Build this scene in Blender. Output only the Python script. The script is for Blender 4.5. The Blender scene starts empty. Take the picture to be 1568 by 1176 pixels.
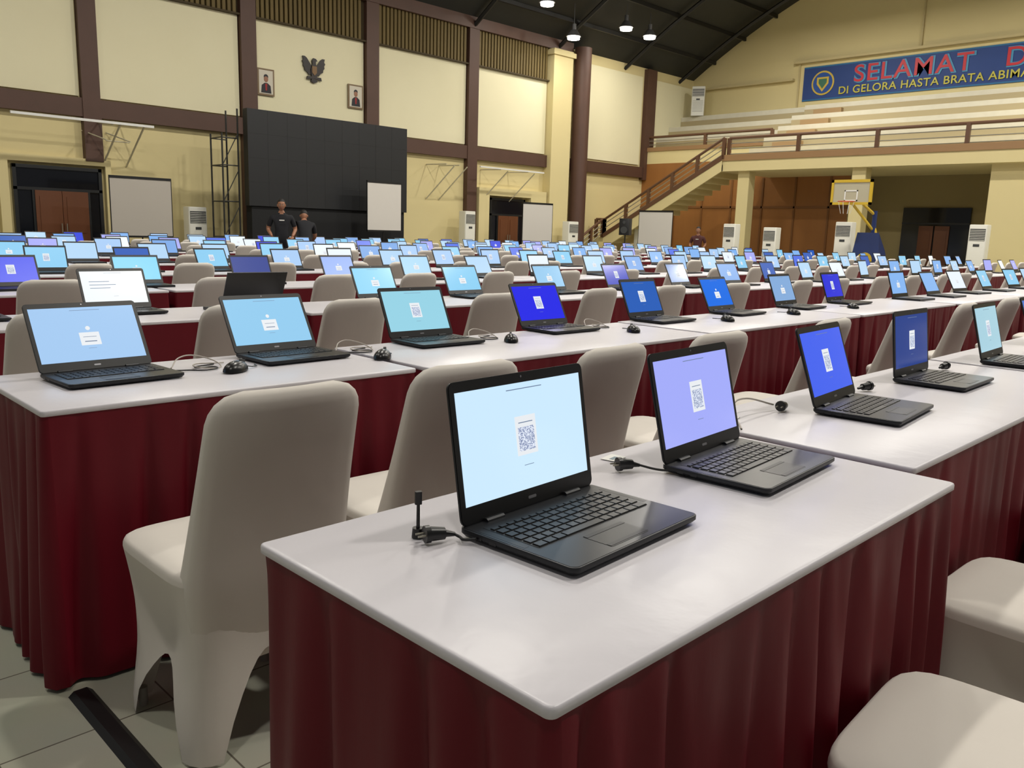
import bpy, math, random
from mathutils import Vector, Matrix
random.seed(7)
S=bpy.context.scene
R=math.radians
def lin(c):
    c=c/255.0
    return c/12.92 if c<=0.04045 else ((c+0.055)/1.055)**2.4
def rgb(r,g,b): return (lin(r),lin(g),lin(b),1)
MATS={}
def mat(name,col,rough=0.6,metal=0.0,emis=None,es=1.0,bump=None,var=None,sheen=0,spec=0.5,nosample=False,stretch=None):
    if name in MATS: return MATS[name]
    m=bpy.data.materials.new(name); m.use_nodes=True
    nt=m.node_tree; b=nt.nodes['Principled BSDF']
    b.inputs['Base Color'].default_value=rgb(*col)
    b.inputs['Roughness'].default_value=rough
    b.inputs['Metallic'].default_value=metal
    b.inputs['Specular IOR Level'].default_value=spec
    if sheen:
        b.inputs['Sheen Weight'].default_value=sheen
    if emis:
        b.inputs['Emission Color'].default_value=rgb(*emis); b.inputs['Emission Strength'].default_value=es
    if bump or var:
        tc=nt.nodes.new('ShaderNodeTexCoord'); mp=nt.nodes.new('ShaderNodeMapping')
        nt.links.new(tc.outputs['Object'],mp.inputs[0])
        if stretch: mp.inputs['Scale'].default_value=stretch
    if bump:
        n=nt.nodes.new('ShaderNodeTexNoise'); n.inputs['Scale'].default_value=bump[0]; n.inputs['Detail'].default_value=4
        nt.links.new(mp.outputs[0],n.inputs['Vector'])
        bp=nt.nodes.new('ShaderNodeBump'); bp.inputs['Strength'].default_value=bump[1]; bp.inputs['Distance'].default_value=bump[2] if len(bump)>2 else 0.01
        nt.links.new(n.outputs['Fac'],bp.inputs['Height']); nt.links.new(bp.outputs[0],b.inputs['Normal'])
    if var:
        n=nt.nodes.new('ShaderNodeTexNoise'); n.inputs['Scale'].default_value=var[0]; n.inputs['Detail'].default_value=5
        nt.links.new(mp.outputs[0],n.inputs['Vector'])
        mx=nt.nodes.new('ShaderNodeMix'); mx.data_type='RGBA'
        mx.inputs[6].default_value=rgb(*col); mx.inputs[7].default_value=rgb(*var[1])
        nt.links.new(n.outputs['Fac'],mx.inputs[0]); nt.links.new(mx.outputs[2],b.inputs['Base Color'])
    if nosample:
        try: m.cycles.emission_sampling='NONE'
        except Exception: pass
    MATS[name]=m; return m

def link(o,parent=None):
    S.collection.objects.link(o)
    if parent: o.parent=parent
    return o
def empty(name,loc=(0,0,0),rz=0,parent=None):
    e=bpy.data.objects.new(name,None); e.location=loc; e.rotation_euler=(0,0,rz); e.empty_display_size=.1
    return link(e,parent)

class MB:
    def __init__(s): s.v=[];s.f=[];s.m=[];s.uv={}
    def add(s,vs,fs,mi=0,M=None,uv=None):
        o=len(s.v)
        for p in vs:
            p=Vector(p)
            if M is not None: p=M@p
            s.v.append(p[:])
        for i,f in enumerate(fs):
            if uv and i in uv: s.uv[len(s.f)]=uv[i]
            s.f.append([o+k for k in f]); s.m.append(mi)
    def box(s,x0,x1,y0,y1,z0,z1,mi=0,M=None):
        s.add([(x0,y0,z0),(x1,y0,z0),(x1,y1,z0),(x0,y1,z0),(x0,y0,z1),(x1,y0,z1),(x1,y1,z1),(x0,y1,z1)],
              [(3,2,1,0),(4,5,6,7),(0,1,5,4),(1,2,6,5),(2,3,7,6),(3,0,4,7)],mi,M)
    def quad(s,pts,mi=0,M=None,uv=True):
        s.add(pts,[(0,1,2,3)],mi,M,{0:[(0,0),(1,0),(1,1),(0,1)]})
    def prism(s,w,d,z0,z1,r,mi=0,M=None,seg=4,ch=0.0,cx=0,cy=0,chb=0.0):
        def ring(ins,z):
            out=[]
            rr=max(r-ins,0.0005)
            for (sx,sy,a0) in ((1,1,0),(-1,1,90),(-1,-1,180),(1,-1,270)):
                for k in range(seg+1):
                    a=R(a0+90*k/seg)
                    out.append((cx+sx*(w/2-r)+rr*math.cos(a), cy+sy*(d/2-r)+rr*math.sin(a), z))
            return out
        rings=[]
        if chb: rings.append(ring(chb,z0)); rings.append(ring(0,z0+chb))
        else: rings.append(ring(0,z0))
        if ch: rings.append(ring(0,z1-ch)); rings.append(ring(ch*.3,z1-ch*.3)); rings.append(ring(ch,z1))
        else: rings.append(ring(0,z1))
        n=len(rings[0]); vs=[p for q in rings for p in q]; fs=[]
        for j in range(len(rings)-1):
            for i in range(n):
                k=(i+1)%n; fs.append((j*n+i,j*n+k,(j+1)*n+k,(j+1)*n+i))
        fs.append(tuple(reversed(range(n)))); fs.append(tuple(range((len(rings)-1)*n,len(rings)*n)))
        s.add(vs,fs,mi,M)
    def cyl(s,p0,p1,r0,r1=None,n=10,mi=0,M=None,cap=True):
        if r1 is None: r1=r0
        p0=Vector(p0);p1=Vector(p1);d=(p1-p0)
        q=d.to_track_quat('Z','Y'); vs=[]
        for (p,r) in ((p0,r0),(p1,r1)):
            for i in range(n):
                a=2*math.pi*i/n; vs.append(p+q@Vector((r*math.cos(a),r*math.sin(a),0)))
        fs=[(i,(i+1)%n,n+(i+1)%n,n+i) for i in range(n)]
        if cap: fs+= [tuple(reversed(range(n))),tuple(range(n,2*n))]
        s.add(vs,fs,mi,M)
    def path(s,pts,r,n=6,mi=0,M=None):
        for a,b in zip(pts[:-1],pts[1:]): s.cyl(a,b,r,r,n,mi,M)
    def ell(s,c,rx,ry,rz,mi=0,M=None,nu=16,nv=10,fn=None):
        vs=[];fs=[]
        for j in range(nv+1):
            t=math.pi*j/nv
            for i in range(nu):
                a=2*math.pi*i/nu
                p=Vector((math.sin(t)*math.cos(a),math.sin(t)*math.sin(a),math.cos(t)))
                if fn: p=fn(p)
                vs.append((c[0]+p.x*rx,c[1]+p.y*ry,c[2]+p.z*rz))
        for j in range(nv):
            for i in range(nu):
                k=(i+1)%nu; fs.append((j*nu+i,(j+1)*nu+i,(j+1)*nu+k,j*nu+k))
        s.add(vs,fs,mi,M)
    def mesh(s,name,mats,smooth=35):
        me=bpy.data.meshes.new(name); me.from_pydata(s.v,[],s.f)
        for m in mats: me.materials.append(m)
        me.polygons.foreach_set('material_index',s.m)
        if s.uv:
            ul=me.uv_layers.new(name='UVMap')
            for fi,uvs in s.uv.items():
                p=me.polygons[fi]
                for k,li in enumerate(p.loop_indices): ul.data[li].uv=uvs[k]
        me.update()
        if smooth:
            me.shade_smooth(); me.set_sharp_from_angle(angle=R(smooth))
        return me
    def obj(s,name,mats,loc=(0,0,0),rz=0,parent=None,smooth=35):
        o=bpy.data.objects.new(name,s.mesh(name,mats,smooth)); o.location=loc; o.rotation_euler=(0,0,rz)
        return link(o,parent)
def inst(name,me,loc,rz=0,parent=None):
    o=bpy.data.objects.new(name,me); o.location=loc; o.rotation_euler=(0,0,rz)
    return link(o,parent)

# ------------------------------------------------------------ materials
cream=mat('cream_wall',(220,206,156),.75,var=(.5,(212,197,144)),bump=(30,.05))
panel=mat('acoustic_panel_cream',(234,228,194),.8,var=(.7,(227,220,184)),bump=(60,.06))
brown=mat('brown_paint',(88,60,48),.55,var=(3,(76,52,40)))
ribm=mat('ribbed_cladding',(116,98,52),.7,var=(6,(92,77,40)),stretch=(1,1,.1))
roofm=mat('roof_metal',(36,38,36),.6,var=(1.2,(27,28,27)))
roofr=mat('roof_steel',(24,24,24),.5)
wood=mat('teak_wood',(160,108,56),.45,var=(2.2,(138,90,44)),stretch=(1,1,.12))
doorw=mat('door_wood',(110,66,38),.4,var=(3,(90,50,28)),stretch=(1,1,.15))
dark=mat('dark_frame',(22,24,26),.4)
olive=mat('olive_wall',(150,136,94),.75,var=(1,(138,124,84)))
tierm=mat('bleacher_concrete',(210,205,186),.6,var=(4,(194,189,170)))
tierb=mat('bleacher_step_brown',(160,132,92),.6)
white=mat('white_paint',(225,225,220),.5)
ledm=mat('led_panel_black',(17,19,22),.5,var=(.6,(22,24,27)))
black=mat('black_plastic',(16,16,17),.42)
rail_b=mat('rail_brown',(96,66,46),.4)
rail_g=mat('rail_steel',(170,165,150),.3,metal=.6)
acm=mat('ac_plastic',(222,221,210),.4)
acd=mat('ac_grille',(60,62,62),.5)
fabw=mat('screen_fabric',(205,201,193),.8,bump=(6,.15))
skinm=mat('skin',(150,104,78),.5)
hairm=mat('hair',(18,14,12),.6)
shirtm=mat('black_tshirt',(20,21,27),.85,bump=(20,.2))
trousm=mat('dark_trousers',(24,24,28),.85)
shoem=mat('shoe_black',(14,14,14),.4)

cloth=mat('white_tablecloth',(216,213,218),.36,bump=(8,.4,.007),var=(2.5,(205,202,208)))
skirt=mat('maroon_satin_skirt',(108,8,28),.55,var=(5,(82,3,17)),bump=(22,.2,.006),spec=.25,stretch=(1,1,.25))
chairm=mat('spandex_cover',(220,214,205),.75,bump=(4,.45,.012),sheen=.1,var=(3,(211,205,196)),stretch=(1,1,.6))
cap_m=mat('chair_foot',(150,146,140),.4)

def floor_mat():
    m=bpy.data.materials.new('floor_tiles'); m.use_nodes=True; nt=m.node_tree; b=nt.nodes['Principled BSDF']
    tc=nt.nodes.new('ShaderNodeTexCoord'); br=nt.nodes.new('ShaderNodeTexBrick')
    br.offset=0; br.squash=1
    br.inputs['Scale'].default_value=1; br.inputs['Brick Width'].default_value=.4; br.inputs['Row Height'].default_value=.4
    br.inputs['Mortar Size'].default_value=.0025; br.inputs['Mortar Smooth'].default_value=.1
    br.inputs['Color1'].default_value=rgb(190,189,172); br.inputs['Color2'].default_value=rgb(180,180,164); br.inputs['Mortar'].default_value=rgb(110,106,94)
    nt.links.new(tc.outputs['Object'],br.inputs['Vector'])
    n=nt.nodes.new('ShaderNodeTexNoise'); n.inputs['Scale'].default_value=3; n.inputs['Detail'].default_value=6
    nt.links.new(tc.outputs['Object'],n.inputs['Vector'])
    mx=nt.nodes.new('ShaderNodeMix'); mx.data_type='RGBA'; mx.blend_type='MULTIPLY'; mx.inputs[0].default_value=.2
    nt.links.new(br.outputs['Color'],mx.inputs[6]); nt.links.new(n.outputs['Color'],mx.inputs[7])
    nt.links.new(mx.outputs[2],b.inputs['Base Color']); b.inputs['Roughness'].default_value=.25
    return m
floorm=floor_mat()
def qr_mat():
    m=bpy.data.materials.new('qr_code'); m.use_nodes=True; nt=m.node_tree; b=nt.nodes['Principled BSDF']
    uv=nt.nodes.new('ShaderNodeUVMap'); sc=nt.nodes.new('ShaderNodeVectorMath'); sc.operation='SCALE'; sc.inputs['Scale'].default_value=27
    fl=nt.nodes.new('ShaderNodeVectorMath'); fl.operation='FLOOR'
    wn=nt.nodes.new('ShaderNodeTexWhiteNoise'); wn.noise_dimensions='2D'
    gt=nt.nodes.new('ShaderNodeMath'); gt.operation='GREATER_THAN'; gt.inputs[1].default_value=.5
    mx=nt.nodes.new('ShaderNodeMix'); mx.data_type='RGBA'; mx.inputs[6].default_value=rgb(140,152,185); mx.inputs[7].default_value=rgb(228,236,250)
    nt.links.new(uv.outputs[0],sc.inputs[0]); nt.links.new(sc.outputs[0],fl.inputs[0]); nt.links.new(fl.outputs[0],wn.inputs['Vector'])
    nt.links.new(wn.outputs['Value'],gt.inputs[0]); nt.links.new(gt.outputs[0],mx.inputs[0])
    b.inputs['Base Color'].default_value=(0,0,0,1); nt.links.new(mx.outputs[2],b.inputs['Emission Color']); b.inputs['Emission Strength'].default_value=.95
    return m
qrm=qr_mat()

# ------------------------------------------------------------ camera
f_,pi_,ro,ya=1276.3,R(10.394),R(1.709),R(44.842)
F=Vector((math.cos(ya),math.sin(ya),0)); Rt=Vector((math.sin(ya),-math.cos(ya),0))
fw=F*math.cos(pi_)+Vector((0,0,-math.sin(pi_))); U=F*math.sin(pi_)+Vector((0,0,math.cos(pi_)))
cx=Rt*math.cos(ro)+U*math.sin(ro); cy=-Rt*math.sin(ro)+U*math.cos(ro)
cd=bpy.data.cameras.new('camera'); cd.sensor_width=36; cd.lens=f_/1568*36; cd.clip_end=200; cd.clip_start=.02
co=bpy.data.objects.new('camera',cd)
M=Matrix.Identity(4)
for i in range(3):
    M[i][0]=cx[i];M[i][1]=cy[i];M[i][2]=-fw[i]
M[0][3],M[1][3],M[2][3]=0,0,1.223
co.matrix_world=M; link(co); S.camera=co

# ------------------------------------------------------------ room shell
XW0,XW1,YW0,YW1=-4,30,-4,20
b=MB(); b.box(XW0,XW1+.3,YW0,YW1+.3,-.2,0); b.obj('floor',[floorm],smooth=0)
b=MB(); b.box(XW0,XW1,YW1,YW1+.3,0,7.7)
b.obj('wall_left',[cream],smooth=0)
colx=[(-1.0,-.6),(2.75,3.15),(6.6,6.97),(10.3,10.7),(13.96,14.37),(17.7,18.1)]
b=MB()
for a,c in colx: b.box(a,c,19.82,20,0 if a>10 else 2.45,7.3)
b.box(26.7,27.25,19.8,20,3.3,7.35)
b.box(XW0,30,19.84,20,3.38,3.77)
b.box(XW0,22.4,19.80,20,7.2,7.55)
b.obj('trim_1',[brown],smooth=0)
b=MB()
b.cyl((22.7,19.62,0),(22.7,19.62,7.4),.29,.29,24)
b.obj('column_brown',[brown])
b=MB(); b.box(21.3,22.25,19.66,19.999,0,7.2); b.box(21.22,22.33,19.6,19.999,7.0,7.15)
b.obj('pilaster_cream',[cream],smooth=0)
b=MB()
edges=[-4,-1.0,-.6,2.75,3.15,6.6,6.97,10.3,10.7,13.96,14.37,17.7,18.1,21.3]
for i in range(0,len(edges)-1,2):
    b.prism(edges[i+1]-edges[i]-.06,2.34,0,.06,.02,0,Matrix.Translation(((edges[i]+edges[i+1])/2,20,4.98))@Matrix.Rotation(R(90),4,'X'))
for (a,c) in ((23.1,26.6),(27.35,29.9)):
    b.prism(c-a-.1,3.2,0,.06,.02,0,Matrix.Translation(((a+c)/2,20,5.45))@Matrix.Rotation(R(90),4,'X'))
b.obj('wall_panel_upper',[panel],smooth=0)
b=MB()
for i in range(0,len(edges)-1,2):
    x=edges[i]+.05
    b.box(edges[i],edges[i+1],19.96,20,6.17,7.2,1)
    b.box(edges[i],edges[i+1],19.84,20,6.15,6.19,1)
    while x<edges[i+1]-.1:
        b.box(x,x+.08,19.89,19.96,6.19,7.2,0); x+=.13
b.obj('trim_ribbed_cladding',[ribm,mat('ribbed_dark',(66,54,30),.8)],smooth=0)

def door(name,xa,xb,h,wa,wb,wh):
    e=empty(name,((xa+xb)/2,19.94,0)); c=(xa+xb)/2
    b=MB(); w=(xb-xa)/2
    b.box(-w,w,-.04,.06,0,h,0)
    b.box(-w,-w+.07,-.07,-.04,0,h,1); b.box(w-.07,w,-.07,-.04,0,h,1); b.box(-w,w,-.07,-.04,h-.07,h,1)
    b.box(-w,w,-.07,-.04,wh,wh+.06,1)
    b.box(wa-c-.05,wa-c,-.08,-.04,0,wh,1); b.box(wb-c,wb-c+.05,-.08,-.04,0,wh,1)
    b.obj('frame_and_transom',[mat('door_glass_dark',(18,20,26),.12),dark],parent=e,smooth=0)
    b=MB(); m=(wa+wb)/2-c
    for s in (0,1):
        x0=(wa-c) if s==0 else m+.005; x1=m-.005 if s==0 else (wb-c)
        b.box(x0,x1,-.10,-.04,0,wh)
        for z0,z1 in ((.15,.75),(.9,wh-.12)): b.box(x0+.08,x1-.08,-.112,-.1,z0,z1)
        b.cyl((m+(-.05 if s==0 else .05),-.14,.9),(m+(-.05 if s==0 else .05),-.14,1.1),.012,mi=1)
    b.obj('door_leaves',[doorw,rail_g],parent=e,smooth=0)
door('door_1',5.16,6.92,2.3,5.55,6.6,1.78)
door('door_2',18.75,20.35,2.26,19.1,20.0,1.7)
b=MB()
b.box(4.2,7.0,19.85,20,2.36,2.5); b.box(7.0,7.12,19.85,20,0,2.5); b.box(4.9,5.08,19.85,20,0,2.36)
b.box(18.15,21.25,19.75,20,2.32,2.55); b.box(18.15,18.6,19.75,20,0,2.32); b.box(20.5,21.25,19.75,20,0,2.32)
b.obj('trim_door_surround',[cream],smooth=0)

def zr(y): return 11.43-.028*(y-8)**2
b=MB(); N=40; vs=[];fs=[]
for i in range(N+1):
    y=YW0+(YW1-YW0)*i/N; vs+=[(XW1,y,0),(XW1,y,zr(y)+.05),(XW1+.3,y,0),(XW1+.3,y,zr(y)+.05)]
for i in range(N):
    a=i*4; fs+=[(a,a+1,a+5,a+4),(a+2,a+6,a+7,a+3),(a+1,a+3,a+7,a+5)]
b.add(vs,fs); b.obj('wall_end',[cream],smooth=0)
b=MB()
for y in (11.2,7,2.8): b.box(29.93,30,y,y+.05,7.5,zr(y)-.05)
b.box(29.8,30,YW0,15.6,7.52,7.6); b.box(29.8,30,15.6,19.3,6.95,7.03); b.box(29.93,30,15.4,15.46,6.0,7.52)
b.obj('trim_end_wall_joints',[mat('cream_dark',(190,175,130),.7)],smooth=0)
b=MB(); vs=[];fs=[]
for i in range(N+1):
    y=YW0+(YW1-YW0)*i/N; z=zr(y)
    vs+=[(XW0,y,z),(XW1+.3,y,z),(XW0,y,z+.2),(XW1+.3,y,z+.2)]
for i in range(N):
    a=i*4; fs+=[(a,a+1,a+5,a+4),(a+2,a+6,a+7,a+3)]
b.add(vs,fs); b.obj('ceiling',[roofm],smooth=0)
b=MB()
for k in range(19):
    y=-3.5+k*1.25; b.box(XW0,XW1,y,y+.08,zr(y)-.14,zr(y)-.02)
for x in (2,6.6,10.4,14.1,17.9,21.7,25.5,29):
    for i in range(24):
        y0=YW0+i; y1=y0+1
        b.cyl((x,y0,zr(y0)-.2),(x,y1,zr(y1)-.2),.07,n=5,cap=False)
b.obj('ceiling_roof_trusses',[roofr])

# ------------------------------------------------------------ balcony
XA,XB=23.9,26.9
b=MB()
b.box(XA,30,YW0,14.64,3.28,3.65); b.box(XB,30,14.64,20,3.9,4.47)
b.obj('balcony_slab',[cream],smooth=0)
b=MB()
b.box(XA-.04,XA,YW0,14.66,3.6,3.78); b.box(XB-.04,XB,14.7,20,4.36,4.5)
b.obj('trim_balcony_edge',[mat('brown_light',(150,116,78),.5)],smooth=0)
b=MB()
for i in range(5):
    b.box(25.4+.9*i,29.99,YW0,14.62,3.65+.45*i,3.65+.45*(i+1))
    b.box(25.385+.9*i,25.4+.9*i,YW0,14.62,3.66+.45*i,3.65+.45*i+.3,1)
for i in range(3):
    b.box(27.6+.8*i,29.99,14.64,19.93,4.47+.47*i,4.47+.47*(i+1))
    b.box(27.585+.8*i,27.6+.8*i,14.64,19.93,4.48+.47*i,4.47+.47*i+.3,1)
b.obj('bleacher_tiers',[tierm,mat('bleacher_riser',(168,154,118),.7)],smooth=0)
b=MB()
for i in range(10):
    b.box(25.2+.45*i,25.2+.45*i+.5,13.2,14.2,3.66,3.66+.225*(i+1)+.02)
b.obj('bleacher_aisle_steps',[tierb],smooth=0)
def railing(name,pts,posts,h=.64,bars=3):
    e=MB()
    for a,c in zip(pts[:-1],pts[1:]):
        a=Vector(a);c=Vector(c)
        e.cyl(a+Vector((0,0,h)),c+Vector((0,0,h)),.045,n=8,mi=0)
        for k in range(bars): 
            z=h*(k+1)/(bars+1); e.cyl(a+Vector((0,0,z)),c+Vector((0,0,z)),.016,n=6,mi=1)
        n=max(1,int((c-a).length/posts))
        for i in range(n+1):
            p=a.lerp(c,i/n); e.box(p.x-.05,p.x+.05,p.y-.05,p.y+.05,p.z,p.z+h,0)
    return e.obj(name,[rail_b,rail_g])
railing('balcony_railing',[(XA+.08,14.5,3.65),(XA+.08,YW0,3.65)],2.1)
railing('balcony_railing',[(XB+.08,19.95,4.47),(XB+.08,14.7,4.47)],1.9,h=.42,bars=2)
e=MB(); n=14; rise=.17; run=rise/.545; y=14.64; z=3.65
while z>1.25:
    e.box(XA,XA+1.5,y,y+run+.02,z-.36,z-rise+.0,0); y+=run; z-=rise
yl=y; zl=z
e.box(XA,XA+1.5,yl,19.78,zl-.35,zl,0)
k=0; zz=zl; ye=19.3
while zz>.2:
    zz-=zl/7; k+=1; e.box(XA-.28*k,XA-.28*(k-1),yl+.02,ye,0,max(zz,.02),0)
e.box(XA+.1,XA+1.4,yl+.1,19.7,0,zl-.35,0)
e.add([(XA-.06,14.64,3.28),(XA-.06,14.64,3.65),(XA-.06,yl,zl),(XA-.06,yl,zl-.42),(XA,14.64,3.28),(XA,14.64,3.65),(XA,yl,zl),(XA,yl,zl-.42)],
      [(0,1,2,3),(7,6,5,4),(0,3,7,4),(1,5,6,2)],0)
e.add([(XA-.08,14.64,3.62),(XA-.08,14.64,3.78),(XA-.08,yl,zl+.13),(XA-.08,yl,zl-.02),(XA,14.64,3.62),(XA,14.64,3.78),(XA,yl,zl+.13),(XA,yl,zl-.02)],
      [(0,1,2,3),(7,6,5,4),(0,3,7,4),(1,5,6,2)],1)
st=e.obj('staircase',[cream,rail_b],smooth=0)
railing('stair_railing',[(XA,14.64,3.66),(XA,yl,zl),(XA,19.7,zl)],.95)
railing('stair_railing',[(XA,yl+.08,zl),(XA-1.95,yl+.08,.02)],.7)
b=MB(); b.box(XB,XB+.2,14.66,20,0,3.9,0); b.box(XB,XB+.2,11.8,14.66,0,3.28,0)
for y in (12.4,13.6,14.8,16.0,17.2,18.4): b.box(XB-.03,XB,y,y+.06,0,3.27,1)
b.box(XB-.03,XB,11.8,20,2.25,2.32,1)
b.obj('wall_under_balcony_wood',[wood,mat('wood_groove',(120,78,38),.5)],smooth=0)
b=MB(); b.box(27.6,27.8,7.0,11.8,0,3.28); b.box(XB,27.8,11.6,11.8,0,3.28); b.obj('wall_under_balcony_olive',[olive],smooth=0)
b=MB(); b.box(24.3,27.8,YW0,7.0,0,3.28); b.obj('wall_under_balcony_cream',[cream],smooth=0)
b=MB()
for y in (14.0,10.35): b.prism(.4,.4,0,3.28,.03,0,Matrix.Translation((24.3,y,0)))
b.obj('balcony_columns',[cream],smooth=0)
e=empty('door_3',(27.55,9.3,0),R(-90))
b=MB(); b.box(-.98,.98,-.04,.04,0,2.3,0); 
for x in (-.45,.02): b.box(x,x+.42,-.08,-.04,0,1.75,1); b.box(x+.07,x+.35,-.09,-.08,.9,1.6,1)
b.box(-.98,.98,-.06,-.04,1.8,1.85,2)
b.obj('frame_and_leaves',[mat('door_glass_dark',(18,20,26),.12),doorw,dark],parent=e,smooth=0)

# banner
e=empty('welcome_banner',(29.965,15.25,6.2))
b=MB(); L=13.5
b.box(0,.03,-L,0,0,1.18,0); b.box(-.006,0,-L,0,0,.05,1); b.box(-.006,0,-L,0,1.13,1.18,1)
b.obj('banner_cloth',[mat('banner_blue',(30,54,112),.6,var=(.6,(38,70,136))),mat('banner_edge',(40,104,150),.6)],parent=e,smooth=0)
b=MB()
b.cyl((-.02,-.75,.58),(-.01,-.75,.58),.42,n=28,mi=0); b.cyl((-.03,-.75,.58),(-.02,-.75,.58),.36,n=28,mi=1)
b.add([(-.035,-.53,.78),(-.035,-.97,.78),(-.035,-.97,.55),(-.035,-.75,.28),(-.035,-.53,.55)],[(0,1,2,3,4)],0)
b.add([(-.04,-.6,.72),(-.04,-.9,.72),(-.04,-.9,.58),(-.04,-.75,.38),(-.04,-.6,.58)],[(0,1,2,3,4)],2)
b.obj('emblem',[mat('emblem_yellow',(200,172,70),.5),mat('emblem_blue',(34,76,150),.5),mat('emblem_green',(60,110,86),.5)],parent=e,smooth=0)
def text(body,y,z,size,m,x=-.02,sx=1,off=.0,sp=1):
    c=bpy.data.curves.new('lettering','FONT'); c.body=body; c.size=size; c.offset=off; c.space_character=sp; c.extrude=.004
    c.materials.append(m); o=bpy.data.objects.new('lettering',c)
    mm=Matrix(((0,0,-1,x),(-sx,0,0,y),(0,1,0,z),(0,0,0,1))); o.matrix_local=mm
    link(o,e); o.matrix_local=mm
cy_m=mat('letter_cyan',(70,140,180),.5); rd_m=mat('letter_red',(190,44,54),.5); yl_m=mat('letter_yellow',(190,182,70),.5)
text('SELAMAT   DATANG',-1.88,.5,.80,cy_m,-.015,1.08,.035,1.1)
text('SELAMAT   DATANG',-1.85,.51,.80,rd_m,-.03,1.08,.004,1.1)
text('DI GELORA HASTA BRATA ABIMANYU',-1.35,.14,.36,yl_m,-.03,1.05,.004,1.06)

# wall decorations
e=empty('garuda_emblem',(12.35,19.92,5.0))
b=MB()
def flat(pts,mi=0,y0=-.03,y1=0.0):
    n=len(pts); vs=[(p[0],y0,p[1]) for p in pts]+[(p[0],y1,p[1]) for p in pts]
    b.add(vs,[tuple(range(n)),tuple(reversed(range(n,2*n)))]+[(i,n+i,n+(i+1)%n,(i+1)%n) for i in range(n)],mi)
for s in (-1,1):
    w=[(.04,.1),(.08,.3),(.14,.38),(.2,.46),(.26,.5),(.33,.5),(.31,.42),(.34,.38),(.31,.32),(.32,.27),(.28,.22),(.27,.16),(.2,.12),(.14,.05)]
    if s<0: w=[(-p[0],p[1]) for p in reversed(w)]
    flat(w,0)
flat([(-.08,.02),(-.1,.2),(-.05,.34),(-.06,.42),(-.02,.48),(.05,.47),(.1,.42),(.05,.4),(.05,.34),(.1,.2),(.08,.02)],0,-.05)
flat([(-.07,.12),(-.07,.28),(.07,.28),(.07,.12),(0,.05)],1,-.06)
flat([(-.22,-.06),(-.2,.02),(.2,.02),(.22,-.06),(0,-.02)],0,-.05)
flat([(-.1,-.1),(-.04,.05),(.04,.05),(.1,-.1),(0,-.14)],0,-.04)
b.obj('eagle_relief',[mat('garuda_dark',(30,22,18),.4),mat('garuda_gold',(120,88,44),.4)],parent=e,smooth=0)
for i,(x0,x1,z0,z1) in enumerate(((10.74,11.2,4.38,5.02),(13.4,13.88,4.38,5.0))):
    e=empty('framed_portrait',((x0+x1)/2,19.92,z0)); w=(x1-x0)/2; h=z1-z0
    b=MB(); b.box(-w,w,-.03,0,0,h,0); b.box(-w+.04,w-.04,-.034,-.03,.04,h-.04,1)
    b.ell((0,-.036,h*.62),.06,.006,.08,2); b.ell((0,-.036,h*.7),.062,.004,.06,3); b.add([(-.14,-.038,.06),(.14,-.038,.06),(.12,-.038,.24),(.04,-.038,.3),(-.04,-.038,.3),(-.12,-.038,.24)],[(0,1,2,3,4,5)],3)
    b.add([(-.02,-.04,.12),(.02,-.04,.12),(.03,-.04,.28),(-.03,-.04,.28)],[(0,1,2,3)],4)
    b.obj('frame_picture',[mat('portrait_frame',(120,98,66),.4),mat('portrait_bg',(205,198,180),.5),skinm,mat('portrait_suit',(30,30,38),.6),mat('portrait_red',(150,30,30),.6)],parent=e,smooth=0)

e=empty('led_video_wall',(0,0,0))
b=MB(); b.box(9.42,13.9,17.95,18.15,1.62,3.75,0)
for i in range(1,9): b.box(9.42+i*.498,9.424+i*.498,17.948,17.95,1.62,3.75,1)
for z in (2.15,2.68,3.22): b.box(9.42,13.9,17.948,17.95,z,z+.004,1)
b.box(9.5,13.85,18.0,18.25,0,1.62,2)
b.obj('panels',[ledm,mat('led_seam',(12,13,15),.5),mat('led_base_cloth',(14,15,17),.8)],parent=e,smooth=0)
b=MB()
for y in (18.3,18.85):
    for x in (8.98,9.36):
        b.cyl((x,y,0),(x,y,3.75 if x>9.2 else 3.2),.02)
for z in (.1,.9,1.7,2.5,3.1):
    for y in (18.3,18.85): b.cyl((8.98,y,z),(9.36,y,z),.014)
    b.cyl((8.98,18.3,z),(8.98,18.85,z),.014)
    if z<3: b.cyl((8.98,18.3,z),(9.36,18.3,z+.7),.011)
b.obj('scaffold_frame',[mat('steel_dark',(60,60,58),.4,metal=.5)],parent=e)

def pscreen(name,x,y,rz,w,z0,z1,fab=fabw):
    e=empty(name,(x,y,0),rz); b=MB()
    b.box(-w/2,w/2,-.01,.01,z0,z1,0)
    b.box(-w/2-.01,w/2+.01,-.02,.02,z1-.03,z1+.02,1); b.box(-w/2-.01,w/2+.01,-.02,.02,z0-.04,z0,1)
    b.box(-w/2-.015,-w/2,-.012,.012,z0,z1,1); b.box(w/2,w/2+.015,-.012,.012,z0,z1,1)
    b.cyl((0,.04,.3),(0,.04,z1),.015,mi=1)
    for a in (90,210,330): b.cyl((0,.04,.55),(.4*math.cos(R(a)),.04+.4*math.sin(R(a)),0.01),.012,mi=1)
    b.obj('screen_and_tripod',[fab,black],parent=e,smooth=35)
pscreen('projector_screen',7.03,18,0,1.24,.9,2.08,mat('screen_grey',(178,172,162),.8,bump=(3,.3)))
pscreen('projector_screen',12.7,17.3,0,1.02,1.15,2.32)
pscreen('projector_screen',19.0,18,R(-8),1.15,.75,2.08)
pscreen('projector_screen',22.3,15.95,R(-80),1.15,.75,1.98)

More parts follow.
